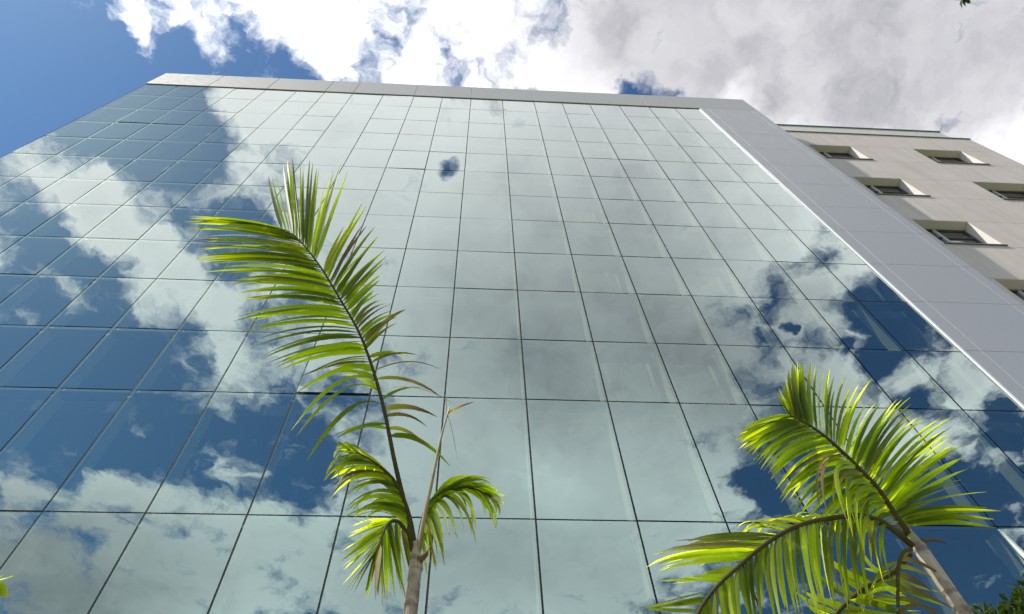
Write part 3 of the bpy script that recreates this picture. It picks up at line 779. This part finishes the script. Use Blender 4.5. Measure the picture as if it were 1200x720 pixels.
stem(pa, 'crown_sheath', [(487.5, 668, 2.295), (487.5, 652, 2.295), (488, 636, 2.29)], (0.0285, 0.016), 'trunk')

# --- the leaning-looking palm at the right
YB = 2.2
top = at(1076, 640, YB)
pb = thing('palm_tree', (top.x, top.y, 0), 'palm with two full arching yellow-green fronds in front of the open vent at lower right', 'palm tree', 'palms in front of the glass')
trunk(pb, top.x, top.y, top.z, 0.038, 0.027, 0.015, 4)
stem(pb, 'crown_sheath', [(1084, 650, 2.2), (1072, 634, 2.2), (1060, 618, 2.2), (1048, 602, 2.19)], (0.027, 0.010), 'petiole')
frond(pb, [(1066, 628, YB), (1046, 600, 2.19), (1030, 575, 2.17), (1010, 553, 2.13), (985, 528, 2.08), (962, 508, 2.03), (942, 495, 2.0), (926, 487, 1.98)], [
    dict(n=58, w=0.022, lead=0.05, sag=0.02, twist=0.55, jit=4, dead=0.02, droop=0.02,
         tips=[(.16, 1128, 556, .1), (.2, 1131, 529, .1), (.27, 1113, 503, .1), (.33, 1106, 496, .12), (.4, 1076, 482, .14), (.46, 1061, 471, .14), (.52, 1046, 467, .14), (.58, 1024, 462, .14), (.64, 1008, 444, .14), (.7, 985, 438, .14), (.76, 970, 434, .14), (.8, 958, 425, .14), (.85, 947, 420, .13), (.9, 933, 427, .12), (.94, 922, 433, .1), (.97, 915, 449, .08), (1, 911, 467, .06)]),
    dict(n=14, w=0.030, lead=0.05, sag=0.02, twist=0.3, jit=3, tips=[(.86, 946, 421, .13), (.9, 933, 426, .12), (.94, 922, 433, .1), (.97, 915, 449, .08), (1, 911, 467, .06)]),
    dict(n=12, w=0.030, lead=0.1, sag=0.03, twist=0.3, jit=3, tips=[(.88, 875, 532, -.06), (.94, 864, 520, -.05), (.98, 862, 511, -.04), (1, 872, 503, -.03)]),
    dict(n=6, w=0.036, lead=0.2, sag=0.0, twist=0.3, jit=3, dead=0.0, tips=[(.08, 1166, 619, .05), (.10, 1178, 602, .05), (.12, 1164, 591, .05), (.15, 1134, 558, .05)]),
    dict(n=48, w=0.022, lead=0.15, sag=0.05, twist=0.45, jit=4, droop=0.02,
         tips=[(.2, 1000, 650, -.15), (.3, 975, 628, -.15), (.4, 950, 606, -.14), (.5, 925, 592, -.14), (.6, 912, 578, -.12), (.7, 902, 560, -.1), (.78, 893, 548, -.1), (.85, 884, 540, -.08), (.92, 868, 524, -.06), (.97, 862, 512, -.04), (1, 880, 505, -.03)]),
    dict(n=18, w=0.022, lead=0.3, sag=0.05, twist=0.8, jit=8, droop=0.1, tips=[(.1, 1020, 668, -.2), (.3, 1002, 630, -.25), (.45, 985, 600, -.25), (.6, 960, 580, -.2)]),
], radius=(0.018, 0.0045), label='upright frond with a broad fused tip')
frond(pb, [(1070, 640, 2.18), (1038, 614, 2.12), (1010, 605, 2.06), (985, 606, 2.0), (945, 613, 1.92), (915, 626, 1.86), (890, 643, 1.82), (862, 667, 1.78), (836, 692, 1.75), (818, 718, 1.73), (805, 748, 1.71)], [
    dict(n=16, w=0.024, lead=0.8, sag=0.30, twist=0.4, jit=5, droop=0.25, dead=0.12, tips=[(.22, 972, 620, .06), (.32, 925, 606, .08), (.42, 884, 620, .08), (.5, 862, 616, .08), (.56, 840, 626, .08)]),
    dict(n=22, w=0.024, lead=0.6, sag=0.14, twist=0.35, jit=4, droop=0.06, tips=[(.55, 812, 634, .06), (.6, 784, 640, .05), (.65, 758, 652, .04), (.70, 768, 664, .03)]),
    dict(n=4, w=0.034, lead=0.3, sag=0.03, twist=0.2, jit=4, tips=[(.76, 806, 676, .02), (.80, 757, 683, .02), (.82, 812, 688, .02)]),
    dict(n=7, w=0.018, lead=0.2, sag=0.05, twist=0.3, jit=4, tips=[(.85, 742, 712, .02), (.92, 748, 716, .02), (1, 722, 760, .02)]),
    dict(n=50, w=0.0185, lead=0.12, sag=0.03, twist=0.4, jit=4, droop=0.02, dead=0.03,
         tips=[(.12, 1035, 690, -.12), (.2, 1006, 712, -.12), (.3, 985, 718, -.12), (.4, 966, 716, -.12), (.5, 938, 726, -.1), (.6, 914, 742, -.1), (.7, 888, 752, -.08), (.8, 860, 765, -.06), (.9, 835, 775, -.05), (1, 805, 800, 0)]),
], radius=(0.013, 0.0045), rmat='rachis', label='frond arching down to the left')
frond(pb, [(1068, 644, 2.16), (1058, 648, 2.12), (1053, 664, 2.08), (1052, 690, 2.05), (1053, 722, 2.02), (1056, 760, 2.0)], [
    dict(n=9, w=0.026, lead=0.3, sag=0.2, twist=0.5, jit=8, droop=0.2, dead=0.5, tips=[(.3, 1020, 690, -.05), (.6, 1000, 704, -.05), (1, 962, 716, -.05)]),
    dict(n=9, w=0.022, lead=0.3, sag=0.25, twist=0.5, jit=8, droop=0.2, dead=0.7, tips=[(.25, 1112, 680, .05), (.4, 1130, 688, .05), (.6, 1108, 712, .05), (.9, 1120, 728, .05)]),
], radius=(0.008, 0.005), label='old drooping frond with curled thin leaflets')
frond(pb, [(1066, 650, 2.24), (1040, 676, 2.26), (1012, 690, 2.28), (980, 720, 2.3), (950, 765, 2.3)], [
    dict(n=18, w=0.024, lead=0.5, sag=0.08, twist=0.4, jit=10, tips=[(.2, 1010, 650, .06), (.5, 960, 672, .06), (1, 905, 760, .05)]),
    dict(n=18, w=0.024, lead=0.4, sag=0.08, twist=0.4, jit=10, tips=[(.2, 1110, 700, -.06), (.45, 1085, 712, -.06), (.7, 1060, 738, -.05), (1, 985, 800, -.05)]),
], radius=(0.013, 0.005))
stem(pb, 'dry_sheath', [(1080, 634, 2.2), (1096, 633, 2.2), (1109, 637, 2.2)], (0.010, 0.003), 'dry')

# --- a third palm just beyond the left edge; only one leaf tip shows
pcx, pcy, pcz = -3.35, 2.3, 2.5
pc = thing('palm_tree', (pcx, pcy, 0), 'palm at the left edge of the picture, showing only two leaf tips', 'palm tree', 'palms in front of the glass')
trunk(pc, pcx, pcy, pcz, 0.048, 0.034, 0.015, 9)
def free_frond(parent, base, az, length, rise, n=30):
    """a frond that arches out from a crown in any direction"""
    d = Vector((math.cos(az), math.sin(az), 0))
    cv = Curve([base, base + d * length * .25 + UP * rise, base + d * length * .6 + UP * rise * 1.35, base + d * length + UP * rise * .7])
    mb, attr = MB(), []
    sd_ = d.cross(UP)
    for i in range(n):
        u = 0.18 + 0.82 * i / (n - 1); P0 = cv(u); T = cv.tan(u)
        ll = length * 0.42 * math.sin(min(1, 0.25 + 0.9 * (1 - abs(u - .5) * 1.3)) * 1.5)
        for s in (-1, 1):
            P1 = P0 + (sd_ * s * 0.85 + T * 0.5 - UP * 0.12) * ll * random.uniform(.9, 1.05)
            blade(mb, attr, P0, P1, T, T, 0.042, .3, .1, .5, random.random() < .05, droop=.1)
    f = mb.build('frond', M['palm'], parent, smooth=True, attr=attr)
    rb = MB(); rb.tube([cv(i / 16) for i in range(17)], [0.013 - 0.009 * i / 16 for i in range(17)], 7); rb.build('rachis', M['rachis'], f, smooth=True)
for az, ln, rs in ((2.6, 1.1, .35), (3.7, 1.2, .3), (4.6, 1.0, .3), (1.9, 1.0, .25)):
    free_frond(pc, Vector((pcx, pcy, pcz)), az, ln, rs)
frond(pc, [(-205, 800, 2.3), (-150, 735, 2.28), (-95, 700, 2.25), (-50, 686, 2.22), (-18, 684, 2.2)], [
    dict(n=12, w=0.042, lead=0.5, sag=0.06, jit=2, twist=0.4, tips=[(.3, -120, 640, .05), (.6, -70, 640, .05), (.9, -6, 668, .03), (1, 18, 679, .0)]),
    dict(n=10, w=0.042, lead=0.5, sag=0.06, jit=2, twist=0.4, tips=[(.3, -110, 780, -.05), (.6, -50, 760, -.05), (.85, -8, 716, -.03), (1, 10, 704, .0)]),
], radius=(0.012, 0.004))

# ------------------------------------------------------------------ leafy trees
def leaf_into(mb, attr, p, size, d):
    a = d.orthogonal().normalized()
    a = (Matrix.Rotation(random.uniform(0, 6.28), 3, d) @ a)
    n0 = len(mb.v); L, w = size, size * 0.42
    tip = p + d * L; mid = p + d * L * 0.5
    nn = d.cross(a)
    mb.v += [tuple(p), tuple(mid + a * w * .5 + nn * w * .15), tuple(tip - UP * L * .15), tuple(mid - a * w * .5 + nn * w * .15), tuple(mid)]
    mb.f += [(n0, n0 + 1, n0 + 2, n0 + 4), (n0, n0 + 4, n0 + 2, n0 + 3)]; mb.m += [0, 0]
    r = random.random()
    attr += [(0.1, r, 0, 1), (0.4, r, 0, 1), (0.9, r, 0, 1), (0.4, r, 0, 1), (0.4, r, 0, 1)]
def crown(parent, clumps, size, per):
    mb, attr = MB(), []
    for (c, r) in clumps:
        for k in range(per):
            d = Vector((random.gauss(0, 1), random.gauss(0, 1), random.gauss(0, 1))).normalized()
            p = Vector(c) + Vector((d.x, d.y, d.z * .8)) * r * random.uniform(.45, 1.0) ** .6
            ld = (d + Vector((random.gauss(0, .6), random.gauss(0, .6), random.gauss(0, .5)))).normalized()
            leaf_into(mb, attr, p, size * random.uniform(.6, 1.3), ld)
    return mb.build('crown', M['leaf'], parent, attr=attr)
def limbs(parent, base, height, r, ends):
    mb = MB(); top = Vector(base) + UP * height
    mb.tube([Vector(base) + UP * height * i / 8 + Vector((.04 * math.sin(i), .04 * math.cos(i * 1.3), 0)) for i in range(9)], [r * (1.25 - .06 * i) for i in range(9)], 10)
    for e in ends:
        e = Vector(e); m = top.lerp(e, .5) + UP * .15
        cv = Curve([top - UP * .2, m, e], 16)
        mb.tube([cv(i / 8) for i in range(9)], [r * (.55 - .058 * i) for i in range(9)], 7)
    return mb.build('trunk', M['bark'], parent, smooth=True)
# the dense round tree at the lower right corner
ctr = at(1194, 752, 5.2)
ta = thing('round_tree', (ctr.x + .3, ctr.y, 0), 'dense dark round tree whose top shows in the bottom right corner', 'tree')
cl = []
for k in range(46):
    d = Vector((random.gauss(0, 1), random.gauss(0, .6), random.gauss(0, .7))).normalized()
    cl.append((ctr + Vector((.35 + d.x * .95, d.y * .55, d.z * .42 - .25)), random.uniform(.2, .32)))
limbs(ta, (ctr.x + .3, ctr.y, 0), ctr.z - 1.2, .09, [c for c, _ in cl[::5]])
crown(ta, cl, .085, 260)
# an overhanging tree beside the camera; a single leaf spray dips into the top of the picture
tip = at(1124, 2.5, 0.385)
tb_ = thing('overhanging_tree', (6.3, -1.2, 0), 'tree beyond the right edge, one small leaf spray hanging into the top', 'tree')
cl = [(Vector((6.3 + random.gauss(0, .6), -1.6 + random.gauss(0, .45), 6.9 + random.gauss(0, .4))), random.uniform(.3, .5)) for k in range(26)]
limbs(tb_, (6.3, -1.2, 0), 5.4, .12, [c for c, _ in cl[::4]] + [tuple(tip + Vector((.10, -.10, .12)))])
cr = crown(tb_, cl, .14, 150)
mb, attr = MB(), []
for k in range(16):
    b = tip + Vector((.10, -.10, .12)) * random.uniform(.2, 1.0)
    leaf_into(mb, attr, b, .085, (Vector((-.45, .5, -.55)) + Vector((random.gauss(0, .5), random.gauss(0, .5), random.gauss(0, .35)))).normalized())
mb.build('leaf_spray', M['leaf'], tb_, attr=attr)
